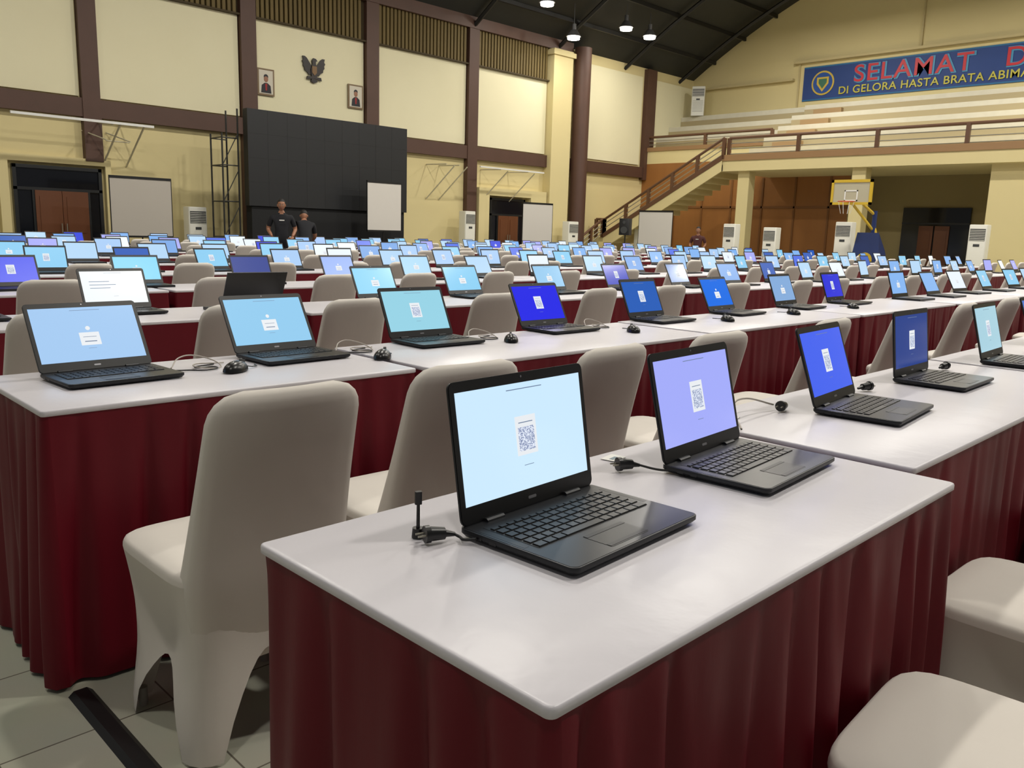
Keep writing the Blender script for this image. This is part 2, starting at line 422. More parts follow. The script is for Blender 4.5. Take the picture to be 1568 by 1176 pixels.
def ac(x,y,rz,h=1.75,w=.45,z=0):
    e=empty('floor_standing_air_conditioner',(x,y,z),rz); b=MB()
    b.prism(w,.32,0,h,.04,0,seg=4,ch=.02)
    b.box(-w/2+.03,w/2-.03,-.165,-.158,h-.38,h-.1,1)
    for k in range(7): b.box(-w/2+.035,w/2-.035,-.172,-.164,h-.37+k*.038,h-.358+k*.038,0)
    b.box(-.07,.07,-.166,-.158,h-.52,h-.46,1)
    for k in range(9): b.box(-w/2+.05,w/2-.05,-.166,-.158,.15+k*.05,.165+k*.05,2)
    b.obj('cabinet',[acm,acd,mat('ac_slot',(150,150,140),.5)],parent=e)
ac(8.75,19.3,0,1.56,.44); ac(17.35,19.4,0,1.78,.42); ac(21.8,19.1,0,1.6,.5); ac(24.6,18.2,0,1.66,.42)
ac(22.3,13.2,R(-90),1.62,.4); ac(22.3,11.9,R(-90),1.54,.4); ac(22.3,9.78,R(-90),1.72,.44); ac(22.3,6.5,R(-90),1.7,.4)
ac(29.2,19.2,R(-60),1.1,.5,5.89)
e=empty('loudspeaker_on_stand',(21.6,16.6,0),R(-70)); b=MB()
b.prism(.34,.3,1.2,1.72,.03,0,ch=.01); b.cyl((0,-.152,1.36),(0,-.165,1.36),.11,n=20,mi=1); b.cyl((0,-.152,1.6),(0,-.165,1.6),.05,n=16,mi=1)
b.cyl((0,0,.3),(0,0,1.2),.02)
for a in (90,210,330): b.cyl((0,0,.5),(.4*math.cos(R(a)),.4*math.sin(R(a)),.01),.014)
b.obj('cabinet_stand',[black,acd],parent=e)
frm=mat('hoop_frame_paint',(196,188,160),.5)
e=empty('wall_mounted_hoop_frame',(0,0,0)); b=MB()
b.box(4.97,7.75,18.95,19.0,3.2,3.25,1)
for x in (6.9,7.4):
    b.cyl((x,19.98,3.3),(x,19.0,3.2),.02); b.cyl((x+.1,19.98,2.4),(x+.15,19.0,3.2),.02); b.cyl((x-.3,19.98,3.1),(x,19.4,2.9),.014)
b.cyl((6.95,19.6,2.9),(7.45,19.6,2.9),.014)
b.obj('steel_frame',[frm,white],parent=e)
e=empty('wall_mounted_hoop_frame',(0,0,0)); b=MB()
b.box(17.5,20.3,19.0,19.05,3.08,3.12,1)
for x in (16.2,16.7,18.4,19.6):
    b.cyl((x,19.98,3.1),(x,19.05,3.08),.018); b.cyl((x,19.98,2.1),(x+.3,19.05,3.05),.018)
b.obj('steel_frame',[frm,white],parent=e)
e=empty('portable_basketball_hoop',(21.6,9.0,0),R(-90)); b=MB()
b.box(-.78,.22,-.32,-.28,2.16,2.72,0)
for (x0,x1,z0,z1) in ((-.8,.24,2.68,2.75),(-.8,.24,2.13,2.19),(-.8,-.74,2.13,2.75),(.18,.24,2.13,2.75)): b.box(x0,x1,-.34,-.27,z0,z1,1)
for (x0,x1,z0,z1) in ((-.45,-.11,2.46,2.49),(-.45,-.11,2.22,2.25),(-.45,-.42,2.22,2.49),(-.14,-.11,2.22,2.49)): b.box(x0,x1,-.33,-.319,z0,z1,4)
pts=[(-.28+.2*math.cos(2*math.pi*i/16),-.56+.2*math.sin(2*math.pi*i/16),2.2) for i in range(17)]
b.path(pts,.012,6,2)
for i in range(0,16,2):
    p=pts[i]; b.cyl(p,(-.28+(p[0]+.28)*.6,-.56+(p[1]+.56)*.6,1.9),.004,n=4,mi=4)
b.cyl((-.28,-.28,2.4),(.1,.35,1.9),.035,mi=1); b.cyl((-.28,-.28,2.2),(.1,.35,1.5),.035,mi=1)
b.cyl((.1,.35,.3),(.1,.35,2.0),.06,mi=3); b.cyl((.1,.35,1.6),(.35,.45,.7),.05,mi=1)
b.add([(-.35,-.1,0),(.55,-.1,0),(.55,.8,0),(-.35,.8,0),(-.2,.1,1.45),(.35,.1,1.45),(.35,.6,1.0),(-.2,.6,1.0)],[(3,2,1,0),(4,5,6,7),(0,1,5,4),(1,2,6,5),(2,3,7,6),(3,0,4,7)],3)
b.cyl((.08,.03,.75),(.08,-.01,.75),.2,n=20,mi=1)
b.obj('hoop_assembly',[mat('backboard_clear',(180,174,150),.2),mat('hoop_yellow',(200,168,50),.4),mat('rim_orange',(200,90,40),.4),mat('hoop_blue',(24,44,96),.4),white],parent=e)

# ------------------------------------------------------------ lamps
def lamp(x,y,z,power,size=.5):
    e=empty('high_bay_lamp',(x,y,z)); b=MB()
    b.cyl((0,0,.02),(0,0,.22),.24,.1,20,0); b.cyl((0,0,.22),(0,0,.4),.07,.07,12,0); b.cyl((0,0,.4),(0,0,zr(y)-z-.05),.012,.012,6,0)
    b.cyl((0,0,-.06),(0,0,.02),.19,.2,20,1)
    b.obj('housing',[mat('lamp_housing',(70,70,70),.4),mat('lamp_glow',(255,250,235),.5,emis=(255,248,232),es=14,nosample=True)],parent=e)
    l=bpy.data.lights.new('lamp_light','AREA'); l.shape='DISK'; l.size=size; l.energy=power; l.color=(1,.95,.86)
    o=bpy.data.objects.new('lamp_light',l); o.location=(0,0,-.08); link(o,e)
for (x,y,z) in ((19.1,18,7.86),(20.9,18.5,7.29),(22.9,18,7.85),(24.2,18,7.81)): lamp(x,y,z,35,.4)
for x in (-1,5.5,12,18.5,25):
    for y in (-1,6,13): lamp(x,y,8.9,130 if x<0 else (260 if x<6 else 310),.5)
w=bpy.data.worlds.new('World'); S.world=w; w.use_nodes=True
w.node_tree.nodes['Background'].inputs[0].default_value=(1,.98,.95,1); w.node_tree.nodes['Background'].inputs[1].default_value=.13

# ------------------------------------------------------------ tables
def table_mesh(name,L,D,step,levels,seed,amp=.014):
    rnd=random.Random(seed); b=MB()
    b.prism(L,D,.735,.75,.012,0,seg=5,ch=.004,chb=.002)
    r=.014; pts=[]
    w,d=L/2-.004,D/2-.004
    segs=[((w,-d+r),(w,d-r),(1,0)),((w-r,d),(-w+r,d),(0,1)),((-w,d-r),(-w,-d+r),(-1,0)),((-w+r,-d),(w-r,-d),(0,-1))]
    cen=[(w-r,d-r,0),(-w+r,d-r,90),(-w+r,-d+r,180),(w-r,-d+r,270)]
    for si,(a,c,n) in enumerate(segs):
        ln=math.hypot(c[0]-a[0],c[1]-a[1]); k=max(2,int(ln/step))
        for i in range(k): pts.append((a[0]+(c[0]-a[0])*i/k,a[1]+(c[1]-a[1])*i/k,n[0],n[1]))
        for j in range(3):
            an=R(cen[si][2]+90*j/2.0*.999); 
            pts.append((cen[si][0]+r*math.cos(an),cen[si][1]+r*math.sin(an),math.cos(an),math.sin(an)))
    n=len(pts); s=0; ss=[0]
    for i in range(1,n): s+=math.hypot(pts[i][0]-pts[i-1][0],pts[i][1]-pts[i-1][1]); ss.append(s)
    tot=s+step
    folds=[];q=.02
    while q<tot-.05:
        folds.append((q,rnd.uniform(.4,1.0),rnd.uniform(.010,.018),rnd.uniform(-.05,.05))); q+=rnd.uniform(.08,.22)
    ph=[rnd.random()*6.28 for _ in range(4)]
    k2=round(tot/.10)*2*math.pi/tot; k3=round(tot/.8)*2*math.pi/tot
    vs=[]
    for j in range(levels+1):
        t=j/levels; z=.741*(1-t)+.012*t
        for i,(x,y,nx,ny) in enumerate(pts):
            q=ss[i]; a=(.02+.98*t**.6); o=0
            for (fq,fd,fw_,sl) in folds:
                dq=q-fq-sl*t; dq=(dq+tot/2)%tot-tot/2
                wd=fw_*(1+1.0*t)
                o-=fd*1.9*math.exp(-(dq/wd)**2)
                o+=fd*.8*math.exp(-((dq-2.4*wd)/(1.6*wd))**2)+fd*.65*math.exp(-((dq+2.4*wd)/(1.6*wd))**2)
            o+=.4*math.sin(k2*q+ph[2]+.9*math.sin(k3*2*q+ph[3])+.5*t)*(0.3+.7*(.5+.5*math.sin(k3*q+ph[1])))
            o=a*amp*o+.014*t+.001
            vs.append((x+nx*o,y+ny*o,z))
    fs=[(j*n+i,j*n+(i+1)%n,(j+1)*n+(i+1)%n,(j+1)*n+i) for j in range(levels) for i in range(n)]
    fs=[tuple(reversed(f)) for f in fs]
    b.add(vs,fs,1)
    b.box(-L/2+.05,L/2-.05,-D/2+.05,D/2-.05,.71,.735,2)
    for sx in (-1,1):
        for sy in (-1,1): b.cyl((sx*(L/2-.14),sy*(D/2-.10),0),(sx*(L/2-.14),sy*(D/2-.10),.71),.014,mi=2)
    return b.mesh(name,[cloth,skirt,mat('table_underside',(120,115,110),.5)],60)
T12a=table_mesh('table_near_a',1.21,.6,.005,20,3,.025); T12b=table_mesh('table_near_b',1.17,.6,.006,18,11,.022)
T18a=table_mesh('table_long_a',1.8,.6,.008,12,5,.018); T18=table_mesh('table_long_far',1.8,.6,.03,4,9,.014)
inst('banquet_table',T12a,(1.183,.805,0))
inst('banquet_table',T12b,(1.19,2.53,0),R(-.6))
x=1.83
for i in range(3): inst('banquet_table',T18a,(x+.9,.90,0)); x+=1.84
x=1.81
for i in range(3): inst('banquet_table',T18a,(x+.9,2.50 if i==0 else 2.53,0)); x+=1.84
rowsY=[.507,2.22,4.0,5.75,7.5,9.25,11.0,12.75,14.5,16.25]
dt=empty('distant_banquet_table_rows'); dl=empty('distant_laptop_rows'); dc=empty('distant_banquet_chair_rows')
for k,ry in enumerate(rowsY):
    x=[7.38,7.36][k] if k<2 else .6
    while x+1.8<21.2:
        inst('table_instance',T18,(x+.9,ry+.3+random.uniform(-.015,.015),0),0,dt); x+=1.84

# ------------------------------------------------------------ chairs
def chair_mesh(name,N,lev):
    b=MB(); w,d=.42,.42
    def rr(side,fr):
        ang=R(-45+90*side+90*fr); c,s=math.cos(ang),math.sin(ang)
        n=6.0
        q=(abs(c)**n+abs(s)**n)**(-1/n)
        return (w/2*c*q,d/2*s*q)
    def arch(side,fr):
        f=min(1,max(0,(fr-.13)/.74)); h=.20 if side in(0,2) else .24
        return .008+h*math.sin(math.pi*f)**.7
    K=4*N; vs=[]
    for j in range(lev+1):
        t=j/lev
        for k in range(K):
            side=k//N; fr=(k%N)/N; x,y=rr(side,fr)
            zb=arch(side,fr); z=.44+(zb-.44)*t
            h=(.44-z)/.44
            pull=.035*math.sin(math.pi*fr)*math.sin(math.pi*min(1,h*1.3))
            fl=1-.06*math.sin(math.pi*min(1,h*1.1))-.02*h
            if side==3: pull*=.3
            l=math.hypot(x,y); x*= (1-pull/l)*fl; y*=(1-pull/l)*fl
            vs.append((x,y,z))
    fs=[(j*K+(k+1)%K,j*K+k,(j+1)*K+k,(j+1)*K+(k+1)%K) for j in range(lev) for k in range(K)]
    b.add(vs,fs)
    vs=[]
    prof=[(1.0,.44),(.997,.450),(.985,.458),(.95,.464),(.7,.470),(.35,.473)]; RN=len(prof)
    for sc,z in prof:
        for k in range(K):
            x,y=rr(k//N,(k%N)/N); vs.append((x*sc,y*sc,z))
    fs=[(j*K+k,j*K+(k+1)%K,(j+1)*K+(k+1)%K,(j+1)*K+k) for j in range(RN-1) for k in range(K)]
    vs.append((0,0,.474)); c0=len(vs)-1
    fs+=[((RN-1)*K+k,(RN-1)*K+(k+1)%K,c0) for k in range(K)]
    b.add(vs,fs)
    H0,H1=.22,.885; L2=22; vs=[]; NN=32
    for j in range(L2+1):
        t=j/L2
        z=H0+(H1-H0)*(1-(1-t)**1.35)
        u=(z-.44)/(H1-.44); uu=max(0,u)
        hw=.198-.020*uu if u>0 else .198+.12*u*.5
        top=(H1-z); rc=.07
        if top<rc: hw=hw-rc+math.sqrt(max(0,rc*rc-(rc-top)**2))
        th=.024+.030*(1-uu)**2.5
        if top<.03: th*=math.sqrt(max(.02,1-(1-top/.03)**2))
        yc=-.168-.125*uu if u>0 else -.168+.10*(-u)
        for k in range(NN):
            a=2*math.pi*k/NN; c,s=math.cos(a),math.sin(a); n=4.5
            q=(abs(c)**n+abs(s)**n)**(-1/n)
            cur=.014*(1-(c*q)**2)*uu
            vs.append((hw*c*q,yc+th*s*q-cur,z))
    fs=[(j*NN+k,j*NN+(k+1)%NN,(j+1)*NN+(k+1)%NN,(j+1)*NN+k) for j in range(L2) for k in range(NN)]
    fs.append(tuple(range(L2*NN,(L2+1)*NN)))
    b.add(vs,fs)
    for sx in (-1,1):
        for sy in (-1,1): b.cyl((sx*.170,sy*.170,0),(sx*.170,sy*.170,.05),.012,mi=1,n=8)
    return b.mesh(name,[chairm,cap_m],70)
CH=chair_mesh('banquet_chair_mesh',16,12); CHL=chair_mesh('banquet_chair_far_mesh',6,3)
for (x,y,rz) in ((.905,1.86,0),(1.45,1.88,-2),(2.02,1.87,4),(2.68,1.88,-1),(3.6,1.88,1),(4.5,1.88,0),(5.4,1.88,2),(6.3,1.88,-2)):
    inst('banquet_chair',CH,(x,y,0),R(rz))
for (x,y,rz) in ((1.34,.265,3),(2.05,.36,-1),(2.85,.36,1),(3.75,.36,0),(4.7,.36,0)):
    inst('banquet_chair',CH,(x,y,0),R(rz))

# ------------------------------------------------------------ laptops
bodym=mat('laptop_body',(34,35,38),.42,metal=.3); palm=mat('laptop_palmrest',(38,39,42),.32,metal=.4)
keym=mat('laptop_keys',(14,14,16),.38); bez=mat('laptop_bezel',(11,11,13),.38); logo=mat('laptop_logo',(150,150,155),.3,metal=.8)
cardm=mat('screen_card',(5,5,5),.5,emis=(232,236,240),es=.95,nosample=True); linem=mat('screen_text',(5,5,5),.5,emis=(120,140,172),es=.75,nosample=True)
LC={}
def scr(col):
    return mat('screen_%d_%d_%d'%col,(3,3,4),.14,emis=col,es=1.0,nosample=False)
def scrf(col):
    return mat('screenfar_%d_%d_%d'%col,(3,3,4),.3,emis=col,es=1.0,nosample=True)
def laptop_mesh(col,hi,content='qr',tilt=20,closed=False):
    key=(col,hi,content,tilt)
    if key in LC: return LC[key]
    b=MB(); T=R(tilt)
    W,D=.337,.232
    if hi:
        b.prism(W,D,.003,.0165,.014,0,Matrix.Translation((0,D/2,0)),seg=5,ch=.0015,chb=.006)
        b.prism(W-.006,D-.006,.0163,.0170,.012,1,Matrix.Translation((0,D/2,0)),seg=5)
        for sx in (-1,1):
            for yy in (.03,.2): b.cyl((sx*.13,yy,0),(sx*.13,yy,.004),.008,n=10,mi=2)
        zk=.0168
        b.box(-.145,.145,.088,.2,zk,zk+.0006,2)
        ys=.188
        def key3(x0,x1,y0,y1):
            b.add([(x0,y0,zk),(x1,y0,zk),(x1,y1,zk),(x0,y1,zk),(x0+.001,y0+.001,zk+.0026),(x1-.001,y0+.001,zk+.0026),(x1-.001,y1-.001,zk+.0026),(x0+.001,y1-.001,zk+.0026)],
                  [(4,5,6,7),(0,1,5,4),(1,2,6,5),(2,3,7,6),(3,0,4,7)],2)
        for r_ in range(6):
            if r_==0: n=16; kh=.009
            else: n=14; kh=.0155
            y1=ys; y0=ys-kh
            if r_<5:
                kw=.286/n
                for i in range(n):
                    x0=-.143+i*kw+.001; key3(x0,x0+kw-.0025,y0,y1)
            else:
                for (x0,x1) in ((-.142,-.122),(-.12,-.1),(-.098,-.078),(-.076,.02),(.022,.042),(.044,.064),(.066,.09),(.092,.115),(.117,.142)): key3(x0,x1,y0,y1)
            ys-=kh+.003
        b.prism(.1,.056,.0170,.0174,.004,2,Matrix.Translation((-.012,.042,0)),seg=3)
        b.box(-.061,.037,.0165,.025,.0172,.0178,0); b.box(-.061,.037,.0605,.069,.0172,.0178,0)
        for sx in (-1,1): b.box(sx*.156-.005,sx*.156+.005,.1,.195,.0169,.0172,2)
        b.cyl((-.12,.2185,.016),(-.08,.2185,.016),.0065,n=10,mi=3); b.cyl((.08,.2185,.016),(.12,.2185,.016),.0065,n=10,mi=3)
        for y in (.15,.18): b.box(-W/2-.0004,-W/2+.001,y,y+.014,.007,.012,2)
        for y in (.13,.165): b.box(W/2-.001,W/2+.0004,y,y+.014,.007,.012,2)
    else:
        b.box(-W/2,W/2,0,D,.0,.016,0)
        b.box(-.145,.145,.085,.2,.0158,.0175,2)
        b.box(-.06,.04,.018,.07,.0158,.0165,2)
    Lm=Matrix.Translation((0,.222,.012))@Matrix(((1,0,0,0),(0,math.sin(T),-math.cos(T),0),(0,math.cos(T),math.sin(T),0),(0,0,0,1)))
    if hi: b.prism(W,.226,-.005,.0,.012,0,Lm@Matrix.Translation((0,.118,0)),seg=5,chb=.002); b.prism(W-.003,.223,0,.0010,.011,4,Lm@Matrix.Translation((0,.118,0)),seg=5)
    else: b.box(-W/2,W/2,.006,.23,-.005,.0010,4,Lm)
    x0,x1,y0,y1=-.1565,.1565,.034,.214
    b.quad([(x0,y0,.0014),(x1,y0,.0014),(x1,y1,.0014),(x0,y1,.0014)],3+2,Lm)
    z=.0017
    if content=='qr':
        b.quad([(-.026,.092,z),(.026,.092,z),(.026,.158,z),(-.026,.158,z)],6,Lm)
        b.quad([(-.02,.099,z+.0002),(.02,.099,z+.0002),(.02,.139,z+.0002),(-.02,.139,z+.0002)],8,Lm)
        b.quad([(-.018,.146,z+.0002),(.018,.146,z+.0002),(.018,.1475,z+.0002),(-.018,.1475,z+.0002)],7,Lm)
    elif content=='card':
        b.quad([(-.03,.085,z),(.03,.085,z),(.03,.128,z),(-.03,.128,z)],6,Lm)
        b.quad([(-.02,.112,z+.0002),(.02,.112,z+.0002),(.02,.1135,z+.0002),(-.02,.1135,z+.0002)],7,Lm)
        b.quad([(-.018,.096,z+.0002),(.018,.096,z+.0002),(.018,.099,z+.0002),(-.018,.099,z+.0002)],7,Lm)
        b.cyl((0,.142,.0014),(0,.142,z),.007,n=14,mi=6,M=Lm)
    elif content=='doc':
        for k in range(3): b.quad([(-.12,.155-k*.018,z),(-.02+.03*(k%2),.155-k*.018,z),(-.02+.03*(k%2),.158-k*.018,z),(-.12,.158-k*.018,z)],7,Lm)
    if content!='none' and hi:
        b.quad([(-.04,.203,z),(.05,.203,z),(.05,.2045,z),(-.04,.2045,z)],7,Lm)
        b.quad([(-.012,.074,z),(.012,.074,z),(.012,.075,z),(-.012,.075,z)],7,Lm)
    if hi:
        b.prism(.02,.005,.0010,.0014,.002,9,Lm@Matrix.Translation((0,.019,0)),seg=3)
        b.cyl((0,.224,.0010),(0,.224,.0016),.002,n=10,mi=9,M=Lm)
    me=b.mesh('laptop_mesh',[bodym,palm,keym,bodym,bez,scr(col) if hi else scrf(col),cardm,linem,qrm,logo],30)
    LC[key]=me; return me
Z=.7505
def lap(x,y,rz,col,content='qr',tilt=20):
    return inst('laptop',laptop_mesh(col,True,content,tilt),(x,y,Z),R(rz))
lap(1.003,.705,3,(200,229,250),'qr',10)
lap(1.558,.715,4,(160,168,244),'qr',14)
lap(2.37,.785,5,(62,94,232),'qr',19)
lap(3.08,.835,1,(22,54,130),'qr',7)
lap(3.86,.79,2,(150,196,216),'qr',15)
lap(4.75,.82,-1,(60,110,200),'qr',20); lap(5.6,.82,-1,(60,110,200),'qr',20)
lap(.91,2.475,3,(164,200,238),'card',30)
lap(1.55,2.53,2,(148,202,236),'card',30)
lap(2.24,2.56,-2,(150,208,226),'qr',26)
lap(3.05,2.59,-1,(44,46,226),'qr',27)
lap(3.91,2.59,0,(40,92,180),'qr',24)
lap(4.74,2.6,2,(34,110,226),'card',26)
lap(5.6,2.6,2,(130,168,214),'card',22)
lap(6.40,2.6,2,(24,36,210),'qr',20)
LCOL=[(175,210,240),(165,200,240),(135,200,236),(125,175,235),(70,105,225),(44,66,215),(160,165,240),(228,238,248),(40,90,180),(120,165,225)]
WL=[6,6,4.5,4,2,1.2,2.5,2.5,1,3]
explicit={2:[(.90,(90,170,245),'card'),(1.62,(238,244,246),'doc'),(2.20,'REV',''),(3.28,(150,215,245),'card'),(4.05,(140,205,240),'card'),(4.98,(150,200,235),'card'),(5.85,(70,80,190),'qr'),(6.8,(90,130,190),'card')],
          3:[(.85,(40,90,220),'card'),(1.60,(34,60,225),'qr'),(2.40,(110,200,240),'card'),(3.3,(40,60,140),'none'),(4.15,(140,170,235),'card'),(5.0,(150,200,240),'card')]}
for k,ry in enumerate(rowsY):
    ch=[]
    if k in explicit:
        for (x,c,ct) in explicit[k]:
            if c=='REV': inst('laptop_instance',laptop_mesh((40,60,140),False,'none',26),(x,ry+.42,Z),R(178),dl)
            else: inst('laptop_instance',laptop_mesh(c,k==2,ct,27),(x,ry+.29,Z),R(random.uniform(-3,3)),dl)
            ch.append(x)
        x=explicit[k][-1][0]+.9
    else: x=7.4 if k<2 else random.uniform(.8,1.1)
    while x<21.0:
        c=random.choices(LCOL,WL)[0]; ct=random.choice(['qr','card','card','none'])
        inst('laptop_instance',laptop_mesh(c,False,ct,random.choice([18,24,28])),(x+random.uniform(-.05,.05),ry+.29+random.uniform(-.03,.03),Z),R(random.uniform(-6,6)),dl)
        ch.append(x); x+=.75 if k>3 else .86
    for x in ch:
        if k==9 and 8.2<x<10: continue
        inst('chair_instance',CHL if k>2 else CH,(x+random.uniform(-.12,.12),ry-.35-random.uniform(0,.06),0),R(random.uniform(-6,6)),dc)

def mouse(x,y,rz):
    b=MB()
    def sh(p): 
        z=p.z if p.z>0 else p.z*.1
        return Vector((p.x*(1-.12*p.y),p.y,z))
    b.ell((0,0,.004),.031,.055,.032,0,nu=20,nv=12,fn=sh)
    b.cyl((-.004,.03,.031),(.004,.03,.031),.009,n=12,mi=1)
    b.box(-.0006,.0006,.0,.05,.02,.033,1)
    pts=[(0,.053,.012),(.008,.08,.006),(.006,.11,.004),(-.015,.13,.004)]
    b.path(pts,.0022,6,0)
    b.obj('computer_mouse',[mat('mouse_black',(14,14,15),.3),acd],(x,y,Z),R(rz))
for (x,y,r) in ((1.25,2.50,-60),(1.80,2.46,-50),(2.54,2.54,-40),(3.32,2.47,-35),(4.25,2.5,-25),(5.05,2.5,-20),(5.95,2.5,-30)): mouse(x,y,r)
def cable(name,pts,r,m):
    c=bpy.data.curves.new(name,'CURVE'); c.dimensions='3D'; c.bevel_depth=r; c.bevel_resolution=3; c.resolution_u=8
    sp=c.splines.new('BEZIER'); sp.bezier_points.add(len(pts)-1)
    for i,p in enumerate(pts):
        bp=sp.bezier_points[i]; bp.co=p; bp.handle_left_type='AUTO'; bp.handle_right_type='AUTO'
    c.materials.append(m); return link(bpy.data.objects.new(name,c))
wc=mat('cable_white',(176,168,158),.5); bc=mat('cable_black',(14,14,14),.5)
z=Z+.004
for (x,y) in ((1.09,2.64),(1.73,2.68),(2.42,2.70),(3.23,2.72)):
    cable('charger_cable',[(x,y-.02,z+.006),(x+.05,y+.03,z+.03),(x+.11,y+.04,z+.03),(x+.17,y-.01,z),(x+.11,y-.05,z),(x+.08,y,z+.005),(x+.2,y+.03,z)],.0022,wc)
    cable('charger_cable',[(x,y-.06,z+.004),(x+.04,y-.05,z),(x+.1,y-.08,z),(x+.14,y-.04,z),(x+.08,y-.02,z),(x+.16,y+.02,z)],.0024,bc)
def plug(x,y,rz,up=False,sc=.75):
    e=empty('power_plug',(x,y,Z+.001),R(rz)); e.scale=(sc,sc,sc); b=MB()
    b.cyl((0,0,.021),(.035,0,.018),.017,.014,14,0); b.cyl((.035,0,.018),(.06,0,.013),.009,.005,10,0)
    b.cyl((-.012,0,.021),(0,0,.021),.02,.02,14,0)
    for s in (-1,1): b.cyl((-.03,s*.009,.021),(-.012,s*.009,.021),.0025,n=8,mi=1)
    if up:
        b.cyl((-.012,.045,.0),(-.012,.045,.022),.015,.013,12,0); b.cyl((-.012,.045,.02),(-.012,.045,.08),.0045,.004,8,0)
        b.prism(.016,.012,.078,.108,.004,0,Matrix.Translation((-.012,.045,0)))
    b.obj('plug_body',[mat('plug_black',(15,15,16),.35),rail_g],parent=e)
plug(.772,.935,-20,True,.68); cable('laptop_power_cable',[(.810,.925,z+.006),(.815,.915,z+.002),(.81,.90,z+.003),(.822,.885,z+.005)],.0024,bc)
plug(1.315,.99,-25,sc=.7); cable('laptop_power_cable',[(1.352,.97,z+.007),(1.365,.94,z+.003),(1.375,.92,z+.003),(1.388,.89,z+.006)],.0024,bc)
plug(2.14,1.07,10); cable('laptop_power_cable',[(1.84,1.02,z),(1.93,1.10,z+.03),(2.05,1.13,z+.035),(2.15,1.10,z+.01)],.0026,wc)
plug(2.68,1.05,160); plug(3.4,1.05,170)
b=MB(); b.box(0,.05,0,.035,0,.0008,0); b.box(.01,.035,.01,.02,.0008,.001,1)
pl=b.mesh('label',[white,mat('label_print',(120,140,150),.6)],0)
inst('paper_label',pl,(1.36,1.04,Z+.001),R(10)); inst('paper_label',pl,(1.93,1.09,Z+.001),R(15))
b=MB(); b.add([(-.03,-.9,0),(.03,-.9,0),(.03,.45,0),(-.03,.45,0),(-.016,-.9,.012),(.016,-.9,.012),(.016,.45,.012),(-.016,.45,.012)],[(4,5,6,7),(0,1,5,4),(1,2,6,5),(2,3,7,6),(3,0,4,7)])
b.obj('floor_cable_cover',[black],(.635,1.74,0),0,smooth=0)

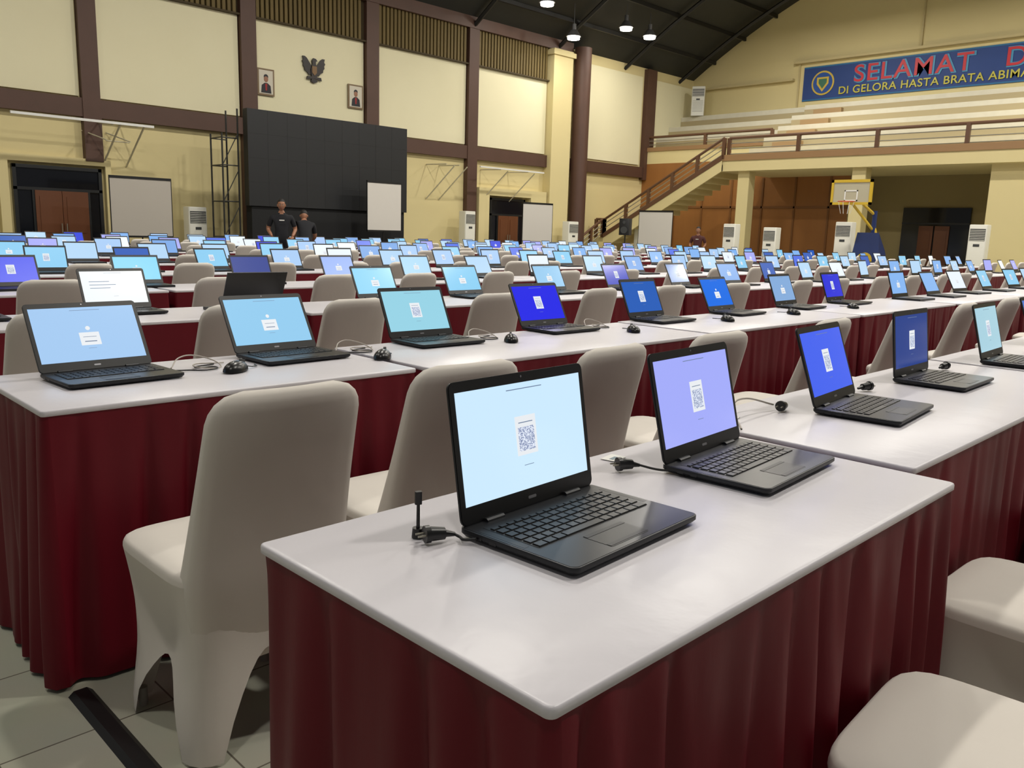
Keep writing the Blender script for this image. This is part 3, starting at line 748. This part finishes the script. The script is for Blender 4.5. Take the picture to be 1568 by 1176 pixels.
# ------------------------------------------------------------ people
def person(loc,rz,pose,shirt,scale=1.0):
    e=empty('man',loc,rz); e.scale=(scale,)*3
    J=pose
    order=['pel','spi','che','nek','hdb','shL','elL','wrL','shR','elR','wrR','hiL','knL','anL','toL','hiR','knR','anR','toR']
    ed=[('pel','spi'),('spi','che'),('che','nek'),('nek','hdb'),('che','shL'),('shL','elL'),('elL','wrL'),('che','shR'),('shR','elR'),('elR','wrR'),
        ('pel','hiL'),('hiL','knL'),('knL','anL'),('anL','toL'),('pel','hiR'),('hiR','knR'),('knR','anR'),('anR','toR')]
    rad=dict(pel=(.155,.11),spi=(.14,.105),che=(.165,.115),nek=(.065,.06),hdb=(.055,.055),shL=(.075,.07),shR=(.075,.07),elL=(.045,.045),elR=(.045,.045),wrL=(.028,.028),wrR=(.028,.028),
             hiL=(.095,.095),hiR=(.095,.095),knL=(.062,.062),knR=(.062,.062),anL=(.042,.042),anR=(.042,.042),toL=(.045,.035),toR=(.045,.035))
    me=bpy.data.meshes.new('b'); idx={n:i for i,n in enumerate(order)}
    me.from_pydata([J[n] for n in order],[(idx[a],idx[c]) for a,c in ed],[])
    o=bpy.data.objects.new('tmp',me); S.collection.objects.link(o)
    sk=o.modifiers.new('s','SKIN'); sk.branch_smoothing=.6
    for n in order:
        sv=me.skin_vertices[0].data[idx[n]]; sv.radius=rad[n]; sv.use_root=(n=='pel')
    ss=o.modifiers.new('u','SUBSURF'); ss.levels=2; ss.render_levels=2
    dg=bpy.context.evaluated_depsgraph_get(); dg.update()
    nm=bpy.data.meshes.new_from_object(o.evaluated_get(dg)); bpy.data.objects.remove(o)
    nm.materials.clear()
    for m in (shirt,trousm,skinm,shoem): nm.materials.append(m)
    def near(p,a,c):
        a=Vector(a);c=Vector(c);t=max(0,min(1,(p-a).dot(c-a)/(c-a).length_squared)); return (p-a.lerp(c,t)).length,t
    for p in nm.polygons:
        c=p.center; best=None
        for a,d in ed:
            q,t=near(c,J[a],J[d])
            rr_=rad[a][0]*(1-t)+rad[d][0]*t
            q=q/rr_
            if best is None or q<best[0]: best=(q,t,a,d)
        q,t,a,d=best; mi=0
        if d in('elL','elR'): mi=0 if t<.75 else 2
        elif d in('wrL','wrR'): mi=2
        elif d=='hdb' or (d=='nek' and t>.85): mi=2
        elif d in('hiL','hiR','knL','knR','anL','anR'): mi=1
        elif d in('toL','toR'): mi=3
        p.material_index=mi; p.use_smooth=True
    bo=bpy.data.objects.new('body',nm); link(bo,e)
    hc=Vector(J['head']); b=MB(); Mh=Matrix.Translation(hc)@Matrix.Rotation(J['hpitch'],4,'X')@Matrix.Rotation(J.get('hyaw',0),4,'Z')
    def hd(p):
        x,y,zz=p
        if zz<0: k=1-.38*(-zz)**1.5; x*=k; y*=(1-.12*(-zz))
        if y>0:
            y*=.94
            if abs(x)<.22 and -.35<zz<.08: y+=.16*(1-abs(x)/.22)*(1-abs(zz+.22)/.3 if abs(zz+.22)<.3 else 0)
            if .25<abs(x)<.55 and .0<zz<.2: y-=.05
        return Vector((x,y,zz))
    b.ell((0,0,0),.077,.098,.118,0,Mh,nu=32,nv=24,fn=hd)
    for s in (-1,1):
        b.ell((s*.03,.084,.008),.012,.008,.008,2,Mh,nu=10,nv=6); b.ell((s*.03,.091,.008),.005,.003,.005,1,Mh,nu=8,nv=6)
        b.box(s*.03-.016,s*.03+.016,.086,.094,.024,.029,1,Mh)
        b.ell((s*.079,-.005,-.008),.01,.02,.032,0,Mh,nu=10,nv=8)
    b.ell((0,.086,-.058),.024,.008,.007,3,Mh,nu=12,nv=6)
    def hr(p):
        q=p.copy()
        if q.y>.35 and q.z<.55: q*= .9
        if q.z<-.15: q*=.88
        return q
    b.ell((0,-.010,.018),.083,.098,.112,1,Mh,nu=24,nv=16,fn=hr)
    b.obj('head',[skinm,hairm,mat('eye_white',(220,215,210),.3),mat('lips',(128,70,62),.5)],parent=e,smooth=180)
    b=MB()
    for s,wr,el in ((-1,'wrL','elL'),(1,'wrR','elR')):
        w_=Vector(J[wr]); d=(w_-Vector(J[el])).normalized()
        q=d.to_track_quat('Z','X').to_matrix().to_4x4(); Mm=Matrix.Translation(w_)@q
        b.ell((0,0,.045),.016,.04,.055,0,Mm,nu=12,nv=10)
        for i,(yy,ln) in enumerate(((-.03,.055),(-.01,.068),(.01,.072),(.029,.062))):
            b.cyl((0,yy,.08),(.006,yy,.08+ln*.5),.0095,.009,8,0,Mm); b.cyl((.006,yy,.08+ln*.5),(.022,yy,.08+ln),.009,.007,8,0,Mm)
        b.cyl((0,.03,.03),(.01,.055,.06),.012,.01,8,0,Mm); b.cyl((.01,.055,.06),(.018,.062,.088),.01,.008,8,0,Mm)
    b.obj('hands',[skinm],parent=e,smooth=180)
    if pose is P1:
        b=MB(); b.box(-.05,.05,.118,.121,1.29,1.31,0); b.obj('shirt_print',[white],parent=e,smooth=0)
    return e
P1=dict(pel=(0,0,.93),spi=(0,0,1.1),che=(0,0,1.30),nek=(0,-.005,1.44),hdb=(0,.005,1.52),shL=(-.185,0,1.38),elL=(-.27,-.04,1.12),wrL=(-.2,.14,.98),
  shR=(.185,0,1.38),elR=(.27,-.04,1.12),wrR=(.2,.14,.98),hiL=(-.1,0,.86),knL=(-.11,.01,.48),anL=(-.12,-.02,.09),toL=(-.13,.12,.04),hiR=(.1,0,.86),knR=(.11,.01,.48),anR=(.12,-.02,.09),toR=(.13,.12,.04),
  head=(0,.02,1.6),hpitch=R(-5))
P2=dict(pel=(0,-.05,.92),spi=(0,.02,1.07),che=(0,.14,1.22),nek=(0,.25,1.33),hdb=(0,.30,1.38),shL=(-.185,.17,1.27),elL=(-.22,.22,1.0),wrL=(-.15,.4,.88),
  shR=(.185,.17,1.27),elR=(.22,.22,1.0),wrR=(.15,.4,.88),hiL=(-.1,-.05,.86),knL=(-.11,.01,.48),anL=(-.12,-.04,.09),toL=(-.13,.1,.04),hiR=(.1,-.05,.86),knR=(.11,.01,.48),anR=(.12,-.04,.09),toR=(.13,.1,.04),
  head=(0,.34,1.44),hpitch=R(-30))
person((8.80,15.45,0),R(152),P1,shirtm,1.0)
person((9.36,15.5,0),R(-28),P2,shirtm,.98)
person((22.0,14.15,0),R(110),P1,mat('maroon_shirt',(70,30,28),.8),.88)

S.view_settings.view_transform='Standard'
S.view_settings.exposure=.08
